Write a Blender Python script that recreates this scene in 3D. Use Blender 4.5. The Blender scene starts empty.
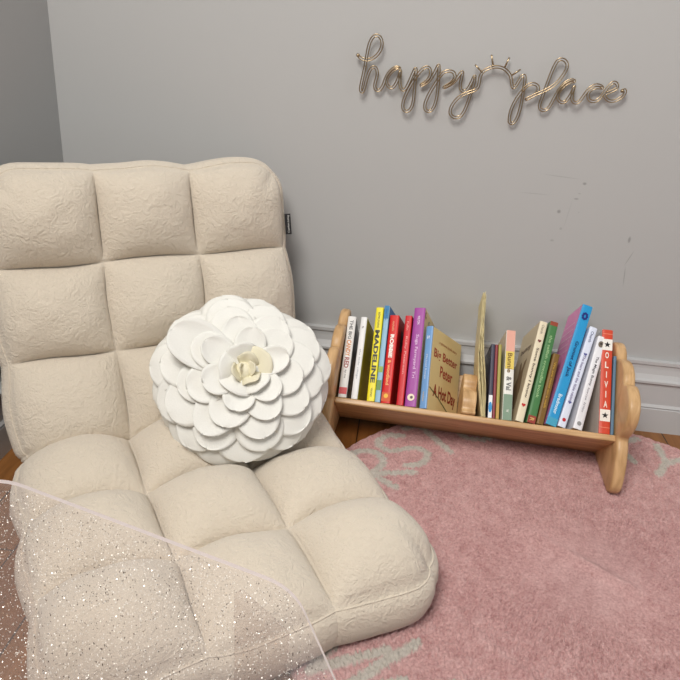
import bpy, bmesh, math, random
import numpy as np
from mathutils import Vector, Matrix, noise
random.seed(7); rng = np.random.default_rng(7)
PI = math.pi
scene = bpy.context.scene
COL = scene.collection

# ------------------------------------------------------------------ helpers
def link(o, parent=None):
    COL.objects.link(o)
    if parent is not None: o.parent = parent
    return o
def mesh_obj(name, verts, faces, mat, parent=None, smooth=False, matrix=None):
    me = bpy.data.meshes.new(name)
    me.from_pydata([tuple(v) for v in verts], [], [tuple(f) for f in faces])
    if smooth: me.polygons.foreach_set('use_smooth', [True]*len(me.polygons))
    for m in (mat if isinstance(mat, (list, tuple)) else [mat]): me.materials.append(m)
    me.update()
    o = bpy.data.objects.new(name, me)
    if matrix is not None: o.matrix_world = matrix
    return link(o, parent)
def bm_obj(name, bm, mat, parent=None, smooth=False, matrix=None):
    bmesh.ops.recalc_face_normals(bm, faces=bm.faces)
    me = bpy.data.meshes.new(name); bm.to_mesh(me); bm.free()
    if smooth: me.polygons.foreach_set('use_smooth', [True]*len(me.polygons))
    me.materials.append(mat)
    o = bpy.data.objects.new(name, me)
    if matrix is not None: o.matrix_world = matrix
    return link(o, parent)
def tag(o, label=None, cat=None, group=None, kind=None):
    if label: o['label'] = label
    if cat: o['category'] = cat
    if group: o['group'] = group
    if kind: o['kind'] = kind
    return o
def empty(name, matrix, label, cat, group=None):
    o = bpy.data.objects.new(name, None); o.empty_display_size = .02
    COL.objects.link(o); o.matrix_world = matrix
    return tag(o, label, cat, group)
def add_box(bm, x0, x1, y0, y1, z0, z1, bevel=0.0, seg=2):
    b2 = bmesh.new()
    bmesh.ops.create_cube(b2, size=1)
    for v in b2.verts:
        v.co = Vector(((x0+x1)/2+v.co.x*(x1-x0), (y0+y1)/2+v.co.y*(y1-y0), (z0+z1)/2+v.co.z*(z1-z0)))
    if bevel: bmesh.ops.bevel(b2, geom=b2.edges[:], offset=bevel, segments=seg, affect='EDGES', profile=.5)
    me = bpy.data.meshes.new('t'); b2.to_mesh(me); b2.free(); bm.from_mesh(me); bpy.data.meshes.remove(me)
def add_prism(bm, pts, axis_fn, t0, t1, bevel=0.0, seg=3):
    """closed 2-D outline pts extruded from t0 to t1; axis_fn(p,q,t)->Vector"""
    b2 = bmesh.new()
    a = [b2.verts.new(axis_fn(p, q, t0)) for p, q in pts]
    b = [b2.verts.new(axis_fn(p, q, t1)) for p, q in pts]
    n = len(pts)
    b2.faces.new(a); b2.faces.new(b[::-1])
    for i in range(n): b2.faces.new((a[i], b[i], b[(i+1) % n], a[(i+1) % n]))
    bmesh.ops.recalc_face_normals(b2, faces=b2.faces)
    if bevel:
        rim = [e for e in b2.edges if len(e.link_faces) == 2 and any(len(f.verts) > 4 for f in e.link_faces)]
        bmesh.ops.bevel(b2, geom=rim, offset=bevel, segments=seg, affect='EDGES', profile=.5, clamp_overlap=True)
    me = bpy.data.meshes.new('t'); b2.to_mesh(me); b2.free(); bm.from_mesh(me); bpy.data.meshes.remove(me)
def smooth_loop(pts, n=4):
    out = []; N = len(pts)
    for i in range(N):
        p0, p1, p2, p3 = [Vector(pts[(i+k-1) % N]) for k in range(4)]
        for j in range(n):
            t = j/n
            out.append(.5*((2*p1)+(p2-p0)*t+(2*p0-5*p1+4*p2-p3)*t*t+(3*p1-p0-3*p2+p3)*t**3))
    return [tuple(p) for p in out]
def smooth_path(pts, n=5):
    P = [Vector(p) for p in pts]; P = [2*P[0]-P[1]]+P+[2*P[-1]-P[-2]]; out = []
    for i in range(1, len(P)-2):
        for j in range(n):
            t = j/n; p0, p1, p2, p3 = P[i-1:i+3]
            out.append(.5*((2*p1)+(p2-p0)*t+(2*p0-5*p1+4*p2-p3)*t*t+(3*p1-p0-3*p2+p3)*t**3))
    out.append(P[-2]); return out
def tube(V, F, path, r, ns=8, closed=False):
    base = len(V); N = len(path); up = None
    for i, p in enumerate(path):
        a = path[(i-1) % N] if (closed or i > 0) else p
        b = path[(i+1) % N] if (closed or i < N-1) else p
        t = (b-a).normalized()
        if up is None: up = t.orthogonal().normalized()
        up = (up-t*up.dot(t)).normalized(); s = t.cross(up)
        for k in range(ns):
            an = 2*PI*k/ns
            V.append(p+up*(math.cos(an)*r)+s*(math.sin(an)*r))
    M = N if closed else N-1
    for i in range(M):
        for k in range(ns):
            a = base+i*ns+k; b = base+i*ns+(k+1) % ns
            c = base+((i+1) % N)*ns+(k+1) % ns; d = base+((i+1) % N)*ns+k
            F.append((a, b, c, d))
    if not closed:
        F.append(tuple(base+k for k in range(ns))[::-1]); F.append(tuple(base+(N-1)*ns+k for k in range(ns)))

# ------------------------------------------------------------------ materials
def srgb(r, g, b):
    f = lambda c: (c/255/12.92) if c/255 <= .04045 else ((c/255+.055)/1.055)**2.4
    return (f(r), f(g), f(b), 1)
def new_mat(name):
    m = bpy.data.materials.new(name); m.use_nodes = True
    nt = m.node_tree; return m, nt, nt.nodes['Principled BSDF']
def N(nt, kind, **kw):
    n = nt.nodes.new(kind)
    for k, v in kw.items():
        if k in n.inputs: n.inputs[k].default_value = v
        else: setattr(n, k, v)
    return n
def plain(name, rgb, rough=.5, spec=.5, metal=0., var=0., bump=0., bscale=200):
    m, nt, b = new_mat(name)
    b.inputs['Base Color'].default_value = srgb(*rgb); b.inputs['Roughness'].default_value = rough
    b.inputs['Specular IOR Level'].default_value = spec; b.inputs['Metallic'].default_value = metal
    if var or bump:
        tc = N(nt, 'ShaderNodeTexCoord'); no = N(nt, 'ShaderNodeTexNoise', Scale=bscale, Detail=4.)
        nt.links.new(tc.outputs['Object'], no.inputs['Vector'])
        if var:
            mx = N(nt, 'ShaderNodeMix', data_type='RGBA')
            mx.inputs[6].default_value = srgb(*[max(0, c*(1-var)) for c in rgb]); mx.inputs[7].default_value = srgb(*[min(255, c*(1+var)) for c in rgb])
            nt.links.new(no.outputs['Fac'], mx.inputs[0]); nt.links.new(mx.outputs[2], b.inputs['Base Color'])
        if bump:
            bp = N(nt, 'ShaderNodeBump', Strength=bump, Distance=.001)
            nt.links.new(no.outputs['Fac'], bp.inputs['Height']); nt.links.new(bp.outputs[0], b.inputs['Normal'])
    return m

def wall_paint(name, rgb, spots=()):
    m, nt, b = new_mat(name); L = nt.links.new
    b.inputs['Roughness'].default_value = .75; b.inputs['Specular IOR Level'].default_value = .15
    tc = N(nt, 'ShaderNodeTexCoord'); no = N(nt, 'ShaderNodeTexNoise', Scale=260., Detail=3.)
    L(tc.outputs['Object'], no.inputs['Vector'])
    bp = N(nt, 'ShaderNodeBump', Strength=.12, Distance=.0005)
    L(no.outputs['Fac'], bp.inputs['Height']); L(bp.outputs[0], b.inputs['Normal'])
    col = N(nt, 'ShaderNodeRGB'); col.outputs[0].default_value = srgb(*rgb); out = col.outputs[0]
    sep = N(nt, 'ShaderNodeSeparateXYZ'); L(tc.outputs['Object'], sep.inputs[0])
    def M(op, a, c=None):
        n = N(nt, 'ShaderNodeMath', operation=op)
        for i, v in enumerate((a, c)):
            if v is None: continue
            if isinstance(v, (int, float)): n.inputs[i].default_value = v
            else: L(v, n.inputs[i])
        return n.outputs[0]
    for (x, z, ax, az, ang, dark) in spots:     # worn scuffs: rotated ellipses
        dx = M('SUBTRACT', sep.outputs[0], x); dz = M('SUBTRACT', sep.outputs[2], z)
        c, s = math.cos(ang), math.sin(ang)
        p = M('DIVIDE', M('ADD', M('MULTIPLY', dx, c), M('MULTIPLY', dz, s)), ax)
        q = M('DIVIDE', M('ADD', M('MULTIPLY', dx, -s), M('MULTIPLY', dz, c)), az)
        d = M('ADD', M('MULTIPLY', p, p), M('MULTIPLY', q, q))
        mr = N(nt, 'ShaderNodeMapRange'); L(d, mr.inputs[0])
        mr.inputs[1].default_value = 1.3; mr.inputs[2].default_value = .2; mr.inputs[3].default_value = 0; mr.inputs[4].default_value = dark*.65
        mx = N(nt, 'ShaderNodeMix', data_type='RGBA'); L(mr.outputs[0], mx.inputs[0]); L(out, mx.inputs[6])
        mx.inputs[7].default_value = srgb(70, 68, 66); out = mx.outputs[2]
    L(out, b.inputs['Base Color'])
    return m

def wood(name, c1, c2, scale=(6, 60, 60), rough=.4, rot=(0, 0, 0)):
    m, nt, b = new_mat(name); L = nt.links.new
    tc = N(nt, 'ShaderNodeTexCoord'); mp = N(nt, 'ShaderNodeMapping'); mp.inputs['Scale'].default_value = scale; mp.inputs['Rotation'].default_value = rot
    L(tc.outputs['Object'], mp.inputs[0])
    n1 = N(nt, 'ShaderNodeTexNoise', Scale=1., Detail=5., Distortion=1.2); L(mp.outputs[0], n1.inputs['Vector'])
    cr = N(nt, 'ShaderNodeValToRGB'); L(n1.outputs['Fac'], cr.inputs[0])
    cr.color_ramp.elements[0].position = .35; cr.color_ramp.elements[0].color = srgb(*c1)
    cr.color_ramp.elements[1].position = .65; cr.color_ramp.elements[1].color = srgb(*c2)
    L(cr.outputs[0], b.inputs['Base Color']); b.inputs['Roughness'].default_value = rough
    bp = N(nt, 'ShaderNodeBump', Strength=.1, Distance=.0005); L(n1.outputs['Fac'], bp.inputs['Height']); L(bp.outputs[0], b.inputs['Normal'])
    return m

def floor_mat():
    m, nt, b = new_mat('oak_floor'); L = nt.links.new
    tc = N(nt, 'ShaderNodeTexCoord'); mp = N(nt, 'ShaderNodeMapping'); mp.inputs['Rotation'].default_value = (0, 0, PI/2)
    L(tc.outputs['Object'], mp.inputs[0])
    br = N(nt, 'ShaderNodeTexBrick'); L(mp.outputs[0], br.inputs['Vector'])
    br.inputs['Scale'].default_value = 1; br.inputs['Brick Width'].default_value = .62; br.inputs['Row Height'].default_value = .085
    br.inputs['Mortar Size'].default_value = .0014; br.inputs['Mortar'].default_value = srgb(50, 28, 12)
    br.inputs['Color1'].default_value = srgb(150, 100, 52); br.inputs['Color2'].default_value = srgb(126, 78, 38)
    mp2 = N(nt, 'ShaderNodeMapping'); mp2.inputs['Scale'].default_value = (90, 6, 1); L(tc.outputs['Object'], mp2.inputs[0])
    n1 = N(nt, 'ShaderNodeTexNoise', Scale=1., Detail=6., Distortion=.8); L(mp2.outputs[0], n1.inputs['Vector'])
    mx = N(nt, 'ShaderNodeMix', data_type='RGBA', blend_type='MULTIPLY'); mx.inputs[0].default_value = .6
    cr = N(nt, 'ShaderNodeValToRGB'); L(n1.outputs['Fac'], cr.inputs[0]); cr.color_ramp.elements[0].color = (.45, .4, .35, 1); cr.color_ramp.elements[0].position = .3; cr.color_ramp.elements[1].position = .7
    L(br.outputs['Color'], mx.inputs[6]); L(cr.outputs[0], mx.inputs[7]); L(mx.outputs[2], b.inputs['Base Color'])
    b.inputs['Roughness'].default_value = .35
    return m

def plush(name, rgb, bump=.6, var=.03):
    m, nt, b = new_mat(name); L = nt.links.new
    tc = N(nt, 'ShaderNodeTexCoord')
    n1 = N(nt, 'ShaderNodeTexNoise', Scale=300., Detail=4., Roughness=.8); n2 = N(nt, 'ShaderNodeTexNoise', Scale=55., Detail=5., Distortion=2.2)
    L(tc.outputs['Object'], n1.inputs['Vector']); L(tc.outputs['Object'], n2.inputs['Vector'])
    mt = N(nt, 'ShaderNodeMath', operation='MULTIPLY_ADD'); L(n2.outputs['Fac'], mt.inputs[0]); mt.inputs[1].default_value = 1.6; L(n1.outputs['Fac'], mt.inputs[2])
    bp = N(nt, 'ShaderNodeBump', Strength=bump, Distance=.0027); L(mt.outputs[0], bp.inputs['Height']); L(bp.outputs[0], b.inputs['Normal'])
    mx = N(nt, 'ShaderNodeMix', data_type='RGBA'); mx.inputs[6].default_value = srgb(*[c*(1-var) for c in rgb]); mx.inputs[7].default_value = srgb(*[min(255, c*(1+var)) for c in rgb])
    L(n1.outputs['Fac'], mx.inputs[0]); L(mx.outputs[2], b.inputs['Base Color'])
    b.inputs['Roughness'].default_value = .95; b.inputs['Specular IOR Level'].default_value = .1
    b.inputs['Sheen Weight'].default_value = .35; b.inputs['Sheen Roughness'].default_value = .5
    return m

def rug_mat():
    m, nt, b = new_mat('rug_pile'); L = nt.links.new
    at = N(nt, 'ShaderNodeAttribute', attribute_name='letter')
    tc = N(nt, 'ShaderNodeTexCoord')
    n1 = N(nt, 'ShaderNodeTexNoise', Scale=230., Detail=5., Roughness=.85); n2 = N(nt, 'ShaderNodeTexNoise', Scale=14., Detail=3.)
    L(tc.outputs['Object'], n1.inputs['Vector']); L(tc.outputs['Object'], n2.inputs['Vector'])
    cr = N(nt, 'ShaderNodeValToRGB'); L(n1.outputs['Fac'], cr.inputs[0])
    mt = N(nt, 'ShaderNodeMath', operation='MULTIPLY_ADD'); n3 = N(nt, 'ShaderNodeTexNoise', Scale=45., Detail=4., Roughness=.7); L(tc.outputs['Object'], n3.inputs['Vector'])
    L(n3.outputs['Fac'], mt.inputs[0]); mt.inputs[1].default_value = .45; L(n1.outputs['Fac'], mt.inputs[2]); sb = N(nt, 'ShaderNodeMath', operation='SUBTRACT'); L(mt.outputs[0], sb.inputs[0]); sb.inputs[1].default_value = .225; L(sb.outputs[0], cr.inputs[0])
    cr.color_ramp.elements[0].position = .32; cr.color_ramp.elements[0].color = srgb(*RUG_D); cr.color_ramp.elements[1].position = .68; cr.color_ramp.elements[1].color = srgb(*RUG_L); e3 = cr.color_ramp.elements.new(.82); e3.color = srgb(252, 228, 220)
    cw = N(nt, 'ShaderNodeValToRGB'); L(n1.outputs['Fac'], cw.inputs[0])
    cw.color_ramp.elements[0].position = .3; cw.color_ramp.elements[0].color = srgb(204, 194, 182); cw.color_ramp.elements[1].position = .7; cw.color_ramp.elements[1].color = srgb(236, 228, 216)
    mx = N(nt, 'ShaderNodeMix', data_type='RGBA'); L(at.outputs['Fac'], mx.inputs[0]); L(cr.outputs[0], mx.inputs[6]); L(cw.outputs[0], mx.inputs[7])
    L(mx.outputs[2], b.inputs['Base Color'])
    bp = N(nt, 'ShaderNodeBump', Strength=1., Distance=.006); L(n1.outputs['Fac'], bp.inputs['Height']); L(bp.outputs[0], b.inputs['Normal'])
    b.inputs['Roughness'].default_value = 1; b.inputs['Specular IOR Level'].default_value = .05; b.inputs['Sheen Weight'].default_value = .2
    return m

def acrylic(name, haze=.04, tint=(.97, .955, .95)):
    m = bpy.data.materials.new(name); m.use_nodes = True; nt = m.node_tree; L = nt.links.new
    nt.nodes.remove(nt.nodes['Principled BSDF']); out = nt.nodes['Material Output']
    tr = N(nt, 'ShaderNodeBsdfTransparent'); tr.inputs[0].default_value = (*tint, 1)
    gl = N(nt, 'ShaderNodeBsdfGlossy'); gl.inputs['Roughness'].default_value = .04
    df = N(nt, 'ShaderNodeBsdfDiffuse'); df.inputs[0].default_value = (.9, .85, .85, 1)
    lw = N(nt, 'ShaderNodeLayerWeight'); lw.inputs[0].default_value = .5
    pw = N(nt, 'ShaderNodeMath', operation='POWER'); L(lw.outputs['Facing'], pw.inputs[0]); pw.inputs[1].default_value = 5
    fr = N(nt, 'ShaderNodeMath', operation='MULTIPLY_ADD'); L(pw.outputs[0], fr.inputs[0]); fr.inputs[1].default_value = .92; fr.inputs[2].default_value = .035
    m1 = N(nt, 'ShaderNodeMixShader'); m1.inputs[0].default_value = haze; L(tr.outputs[0], m1.inputs[1]); L(df.outputs[0], m1.inputs[2])
    m2 = N(nt, 'ShaderNodeMixShader'); L(fr.outputs[0], m2.inputs[0]); L(m1.outputs[0], m2.inputs[1]); L(gl.outputs[0], m2.inputs[2])
    L(m2.outputs[0], out.inputs[0])
    return m

RUG_D = (202, 142, 140); RUG_L = (252, 208, 204)
M_wallb = wall_paint('grey_wall_paint', (182, 182, 181), [
    (1.0393, .4745, .004, .004, 0, .6), (1.0785, .4762, .0015, .0015, 0, .2), (1.0777, .5342, .004, .003, 0, .6), (1.037, .50, .0, .0, 0, 0)][:3] + [
    (1.068, .503, .005, .002, 0, .5), (1.072, .514, .003, .0015, 0, .3), (1.0374, .4139, .004, .0025, 0, .35), (1.050, .440, .003, .003, 0, .3),
    (1.190, .430, .003, .007, 0, .6), (1.199, .392, .0012, .018, -.35, .4), (1.1985, .352, .0012, .022, .12, .45),
    (1.030, .544, .035, .001, -.05, .28), (.985, .506, .03, .001, 0, .25), (1.058, .47, .0009, .03, -.1, .18)])
M_walll = wall_paint('grey_wall_paint_side', (182, 182, 181))
M_trim = plain('white_trim_paint', (192, 192, 192), .4, .4)
M_floor = floor_mat()
M_rug = rug_mat()
M_plush = plush('cream_plush', (222, 210, 192), .85)
M_felt = plain('white_felt', (233, 232, 226), .95, .1, var=.015, bump=.35, bscale=420)
M_feltc = plain('ivory_felt', (228, 222, 198), .95, .1, bump=.3, bscale=420)
M_wood = wood('pale_beech', (186, 146, 100), (216, 178, 132), (5, 70, 70))
M_wood_end = wood('pale_beech_end', (184, 144, 98), (218, 180, 132), (60, 16, 16))
M_brass = plain('champagne_wire', (176, 156, 126), .3, .5, metal=1.)
M_paper = plain('page_paper', (226, 218, 200), .8, .2, var=.05, bscale=900)
M_straw = plain('aged_page_paper', (236, 220, 174), .8, .2, var=.1, bscale=60)
M_acr = acrylic('clear_acrylic', .035)
M_acrl = acrylic('clear_acrylic_leg', .012)
M_acre = acrylic('acrylic_cut_edge', .96, (.98, .97, .95))
M_glit = plain('silver_glitter', (255, 252, 244), .35, .5, metal=.45)
M_glit2 = plain('dark_reflection_glitter', (96, 82, 66), .3, .5, metal=.8)  # dark flakes: reflections of the dim room painted as flake colour
_c = {}
def cm(r, g, b, rough=.42):
    k = (r, g, b, rough)
    if k not in _c: _c[k] = plain('print_%d_%d_%d' % (r, g, b), (r, g, b), rough, .4)
    return _c[k]

# ------------------------------------------------------------------ room
def struct(o): return tag(o, kind='structure')
def slab(name, x0, x1, y0, y1, z0, z1, m):
    bm = bmesh.new(); add_box(bm, x0, x1, y0, y1, z0, z1); return struct(bm_obj(name, bm, m))
slab('wall_back', -.12, 3.6, 0, .12, 0, 2.6, M_wallb)
slab('wall_left', -.12, 0, -1.5, 0, 0, 2.6, M_walll)
slab('floor', -.12, 3.6, -3.6, .12, -.06, 0, M_floor)
prof = [(0, 0), (.021, 0), (.021, .058), (.018, .060), (.021, .063), (.018, .067), (.0165, .069), (.0165, .118), (.022, .122), (.022, .127), (.017, .131), (.012, .140), (.010, .152), (.010, .160), (.013, .163), (.013, .170), (0, .170)]
bm = bmesh.new(); add_prism(bm, prof, lambda p, q, t: Vector((t, -p, q)), 0, 3.6); struct(bm_obj('baseboard_back', bm, M_trim))
bm = bmesh.new(); add_prism(bm, prof, lambda p, q, t: Vector((p, t, q)), -1.5, 0); struct(bm_obj('baseboard_left', bm, M_trim))

# ------------------------------------------------------------------ rug
RC = Vector((1.09, -.52)); RR = .515
def arc(cx, cy, rx, ry, a0, a1, n=10): return [(cx+rx*math.cos(math.radians(a0+(a1-a0)*i/n)), cy+ry*math.sin(math.radians(a0+(a1-a0)*i/n))) for i in range(n+1)]
GL = {
 'A': [[(0,0),(.5,1),(1,0)],[(.2,.4),(.8,.4)]], 'B': [[(0,0),(0,1)]+arc(.4,.75,.45,.25,90,-90)+[(0,.5)]+arc(.45,.25,.5,.25,90,-90)+[(0,0)]],
 'C': [arc(.55,.5,.55,.5,50,310)], 'D': [[(0,0),(0,1)]+arc(.3,.5,.7,.5,90,-90)+[(0,0)]], 'E': [[(1,1),(0,1),(0,0),(1,0)],[(0,.5),(.8,.5)]],
 'F': [[(1,1),(0,1),(0,0)],[(0,.5),(.8,.5)]], 'G': [arc(.55,.5,.55,.5,50,340)+[(.6,.42)]], 'H': [[(0,0),(0,1)],[(1,0),(1,1)],[(0,.5),(1,.5)]],
 'I': [[(.5,0),(.5,1)]], 'J': [[(.8,1),(.8,.3)]+arc(.45,.3,.35,.3,0,-160)], 'K': [[(0,0),(0,1)],[(1,1),(0,.45),(1,0)]], 'L': [[(0,1),(0,0),(.9,0)]],
 'M': [[(0,0),(.12,1),(.5,.35),(.88,1),(1,0)]], 'N': [[(0,0),(0,1),(1,0),(1,1)]], 'O': [arc(.5,.5,.52,.5,0,360,18)],
 'P': [[(0,0),(0,1)]+arc(.4,.74,.5,.26,90,-90)+[(0,.48)]], 'Q': [arc(.5,.5,.52,.5,0,360,18),[(.6,.3),(1,-.05)]],
 'R': [[(.1,0),(.1,1)]+arc(.45,.73,.5,.27,90,-90)+[(.1,.46),(.95,0)]], 'S': [[(.95,.82)]+arc(.5,.76,.42,.24,40,240,8)+[(.75,.45)]+arc(.48,.24,.46,.24,40,-150,8)],
 'T': [[(.5,0),(.5,1)],[(0,1),(1,1)]], 'U': [[(0,1),(0,.35)]+arc(.5,.35,.5,.35,180,360)+[(1,1)]], 'V': [[(0,1),(.5,0),(1,1)]],
 'W': [[(0,1),(.25,0),(.5,.7),(.75,0),(1,1)]], 'X': [[(0,0),(1,1)],[(0,1),(1,0)]], 'Y': [[(.5,0),(.5,.5),(.05,1)],[(.5,.5),(.95,1)]], 'Z': [[(0,1),(1,1),(0,0),(1,0)]]}
segs = []
for i, ch in enumerate('ABCDEFGHIJKLMNOPQRSTUVWXYZ'):
    a = math.radians(57.2+(24-i)*13.5+{'R': -4.5, 'S': -2}.get(ch, 0))
    rin = {'M': .332, 'U': .40, 'V': .405, 'W': .405, 'X': .39, 'R': .366}.get(ch, .378)
    rad = Vector((math.cos(a), math.sin(a))); cw = Vector((math.sin(a), -math.cos(a)))
    for st in GL[ch]:
        pp = [RC+rad*(rin+(.490-rin)*y)+cw*(.078*(x-.5)) for x, y in st]
        segs += [(pp[k], pp[k+1]) for k in range(len(pp)-1)]
NR, NS = 172, 640
rr = np.linspace(0, 1, NR+1)[1:]; th = np.arange(NS)*2*PI/NS
Rg, Tg = np.meshgrid(rr*RR, th, indexing='ij')
X = RC.x+Rg*np.cos(Tg); Y = RC.y+Rg*np.sin(Tg)
Xj = X+rng.normal(0, .0012, X.shape); Yj = Y+rng.normal(0, .0012, Y.shape)
D = np.full(X.shape, 9.)
for p, q in segs:
    d = q-p; l2 = max(d.length_squared, 1e-9)
    t = np.clip(((Xj-p.x)*d.x+(Yj-p.y)*d.y)/l2, 0, 1)
    D = np.minimum(D, np.hypot(Xj-p.x-t*d.x, Yj-p.y-t*d.y))
W = np.clip((.0092-D)/.0025, 0, 1)
Z = np.full(X.shape, .008)+rng.uniform(-.0026, .0022, X.shape)*np.clip(Rg/.15, 0, 1)**2
Z += W*.0012
# soft fold ridges running across the rug
for (x0, y0, x1, y1, h, wd) in [(.86, -.33, 1.30, -.66, .011, .014), (.83, -.62, 1.02, -.80, .009, .014), (.80, -.36, .95, -.50, .006, .016), (1.05, -.30, 1.5, -.52, .006, .02)]:
    d = np.array([x1-x0, y1-y0]); L2 = (d**2).sum(); L = math.sqrt(L2)
    t = ((X-x0)*d[0]+(Y-y0)*d[1])/L2; s = ((X-x0)*d[1]-(Y-y0)*d[0])/L
    Z += h*np.exp(-(s/wd)**2)*np.clip(1.2-np.abs(2*t-1)**2*1.2, 0, 1)
edge = np.clip((RR-Rg)/.006, 0, 1); Z = .001+(Z-.001)*np.sqrt(edge)
V = np.stack([X, Y, Z], -1).reshape(-1, 3); V = np.vstack([[RC.x, RC.y, .008], V]); V = V-np.array([RC.x, RC.y, 0])
F = [(0, 1+k, 1+(k+1) % NS) for k in range(NS)]
for i in range(NR-1):
    a = 1+i*NS
    F += [(a+k, a+NS+k, a+NS+(k+1) % NS, a+(k+1) % NS) for k in range(NS)]
b0 = len(V); V = np.vstack([V, V[1+(NR-1)*NS:]*[1, 1, 0]+[0, 0, .0004]])
a = 1+(NR-1)*NS
F += [(a+k, b0+k, b0+(k+1) % NS, a+(k+1) % NS) for k in range(NS)]
F.append(tuple(b0+k for k in range(NS))[::-1])
rug = mesh_obj('round_rug', V, F, M_rug, matrix=Matrix.Translation((RC.x, RC.y, 0)))
at = rug.data.attributes.new('letter', 'FLOAT', 'POINT')
vals = np.zeros(len(V), dtype=np.float32); vals[1:1+NR*NS] = W.reshape(-1); at.data.foreach_set('value', vals)
tag(rug, 'round pink shaggy rug with cream alphabet letters around its rim, on the wood floor', 'rug')

# ------------------------------------------------------------------ floor lounger
PHI = .5735; LW = .1742
EW = Vector((math.cos(PHI), math.sin(PHI), 0)); EF = Vector((math.sin(PHI), -math.cos(PHI), 0)); EZ = Vector((0, 0, 1))
LO = Vector((.3614, -.3812, 0))
BACKP = [(-.188, .528), (-.148, .382), (-.082, .236), (0, .101)]
SEATP = [(0, .101), (.146, .088), (.305, .088), (.470, .086)]
def curve_at(P, t):
    n = len(P)-1; i = min(max(int(math.floor(t)), 0), n-1); f = t-i
    P_ = [Vector(p) for p in P]
    p1, p2 = P_[i], P_[i+1]; p0 = P_[i-1] if i > 0 else 2*p1-p2; p3 = P_[i+2] if i+2 <= n else 2*p2-p1
    pos = .5*((2*p1)+(p2-p0)*f+(2*p0-5*p1+4*p2-p3)*f*f+(3*p1-p0-3*p2+p3)*f**3)
    der = .5*((p2-p0)+2*(2*p0-5*p1+4*p2-p3)*f+3*(3*p1-p0-3*p2+p3)*f*f)
    return pos, der
def pad(name, P, H, T, rc, bulge, seed, bot_round, LW=.1742):
    nc = 24
    us = np.linspace(-1.5, 1.5, 3*nc+1); vs = np.linspace(0, 3, 3*nc+1)
    # crowd samples towards the seams
    def crowd(a, o):
        k = np.floor((a-o)+1e-9); f = (a-o)-k; f = .5-.5*np.cos(PI*f)*(.75)-.5*.25*(1-2*f)*1.0
        return o+k+f
    us = crowd(us, -1.5); us[-1] = 1.5; vs = crowd(vs, 0); vs[-1] = 3
    Lr = .16
    def place(u, v, hp, out=0., dirn=(0, 0)):
        # rounded corners in (width, length) space
        x = u*LW+dirn[0]*out; y = v*Lr+dirn[1]*out
        v2 = y/Lr
        vc = min(max(v2, 0), 3)
        pos, der = curve_at(P, vc); t = der.normalized(); n = Vector((-t.y, t.x))
        c = pos+t*((v2-vc)*Lr)+n*hp
        return LO+EW*x+EF*c.x+EZ*c.y
    hw, hl = 1.5*LW, 1.5*Lr
    def squash(u, v):
        x = u*LW; y = (v-1.5)*Lr
        r = rc if (v > 1.5) == (bot_round > 0) or bot_round == 2 else .02
        dx = abs(x)-(hw-r); dy = abs(y)-(hl-r)
        if dx > 0 and dy > 0:
            m_ = max(dx, dy); n_ = math.hypot(dx, dy); s = m_/n_
            x = math.copysign(hw-r+dx*s, x); y = math.copysign(hl-r+dy*s, y)
        return x/LW, y/Lr+1.5
    def cellf(u, v):
        f = ((u+1.5) % 1)*2-1 if u < 1.5-1e-9 else 1.; g = (v % 1)*2-1 if v < 3-1e-9 else 1.
        return f, g
    nU, nV = len(us), len(vs); V = []; idx = {}
    edgeinfo = {}
    for i, u in enumerate(us):
        for j, v in enumerate(vs):
            f, g = cellf(u, v)
            ci = min(int(u+1.5), 2); cj = min(int(v), 2)
            hh = H*(1+.12*math.sin(ci*2.3+cj*1.7+seed))
            h = hh*(max(0, (1-abs(f)**2.1))*max(0, (1-abs(g)**2.1)))**.56
            # bulging outline per cell
            ub, vb = u, v
            if ci == 0: ub -= bulge/LW*(1-g*g)*(1-f)/2
            if ci == 2: ub += bulge/LW*(1-g*g)*(1+f)/2
            if cj == 0: vb -= bulge/Lr*(1-f*f)*(1-g)/2
            if cj == 2: vb += bulge/Lr*(1-f*f)*(1+g)/2
            # wander of the seams
            wv = noise.noise(Vector((u*1.7, v*1.7, seed)))
            wu = noise.noise(Vector((u*1.7+9, v*1.7, seed)))
            us_, vs_ = squash(ub+.035*wu, vb+.045*wv)
            q = Vector((us_*4, vs_*4, seed*3.1))
            wr = .0035*noise.noise(q)*(h/H) + .0016*abs(noise.noise(q*3.3))*(h/H)
            pin = max(0, 1-abs(h/H)*1.3)
            wr += .0012*pin*noise.noise(Vector((us_*22, vs_*22, seed)))
            V.append(place(us_, vs_, h+wr)); idx[i, j] = len(V)-1; edgeinfo[i, j] = (us_, vs_)
    F = [(idx[i, j], idx[i+1, j], idx[i+1, j+1], idx[i, j+1]) for i in range(nU-1) for j in range(nV-1)]
    loop = [(i, 0) for i in range(nU-1)]+[(nU-1, j) for j in range(nV-1)]+[(i, nV-1) for i in range(nU-1, 0, -1)]+[(0, j) for j in range(nV-1, 0, -1)]
    NL = len(loop); P2 = [Vector(edgeinfo[k]) for k in loop]
    outs = []
    for k in range(NL):
        d = Vector(((P2[(k+2) % NL].x-P2[k-2].x)*LW, (P2[(k+2) % NL].y-P2[k-2].y)*Lr))
        o_ = Vector((d.y, -d.x)).normalized(); outs.append(o_)
    levels = [(-.004, .004), (-.010, .0105), (-.020, .014), (-.035, .016), (-.05, .014), (T+.010, .009), (T+.002, .002), (T, -.006)]
    prev = [idx[k] for k in loop]; piping = []
    for li, (d, o_) in enumerate(levels):
        cur = []
        for k in range(NL):
            V.append(place(P2[k].x, P2[k].y, d+.001*noise.noise(Vector((P2[k].x*8, P2[k].y*8, d*60))), o_, outs[k])); cur.append(len(V)-1)
            if li == 0: piping.append(V[-1].copy())
        F += [(prev[k], prev[(k+1) % NL], cur[(k+1) % NL], cur[k]) for k in range(NL)]
        prev = cur
    cidx = len(V); V.append(place(0, 1.5, T))
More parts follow.
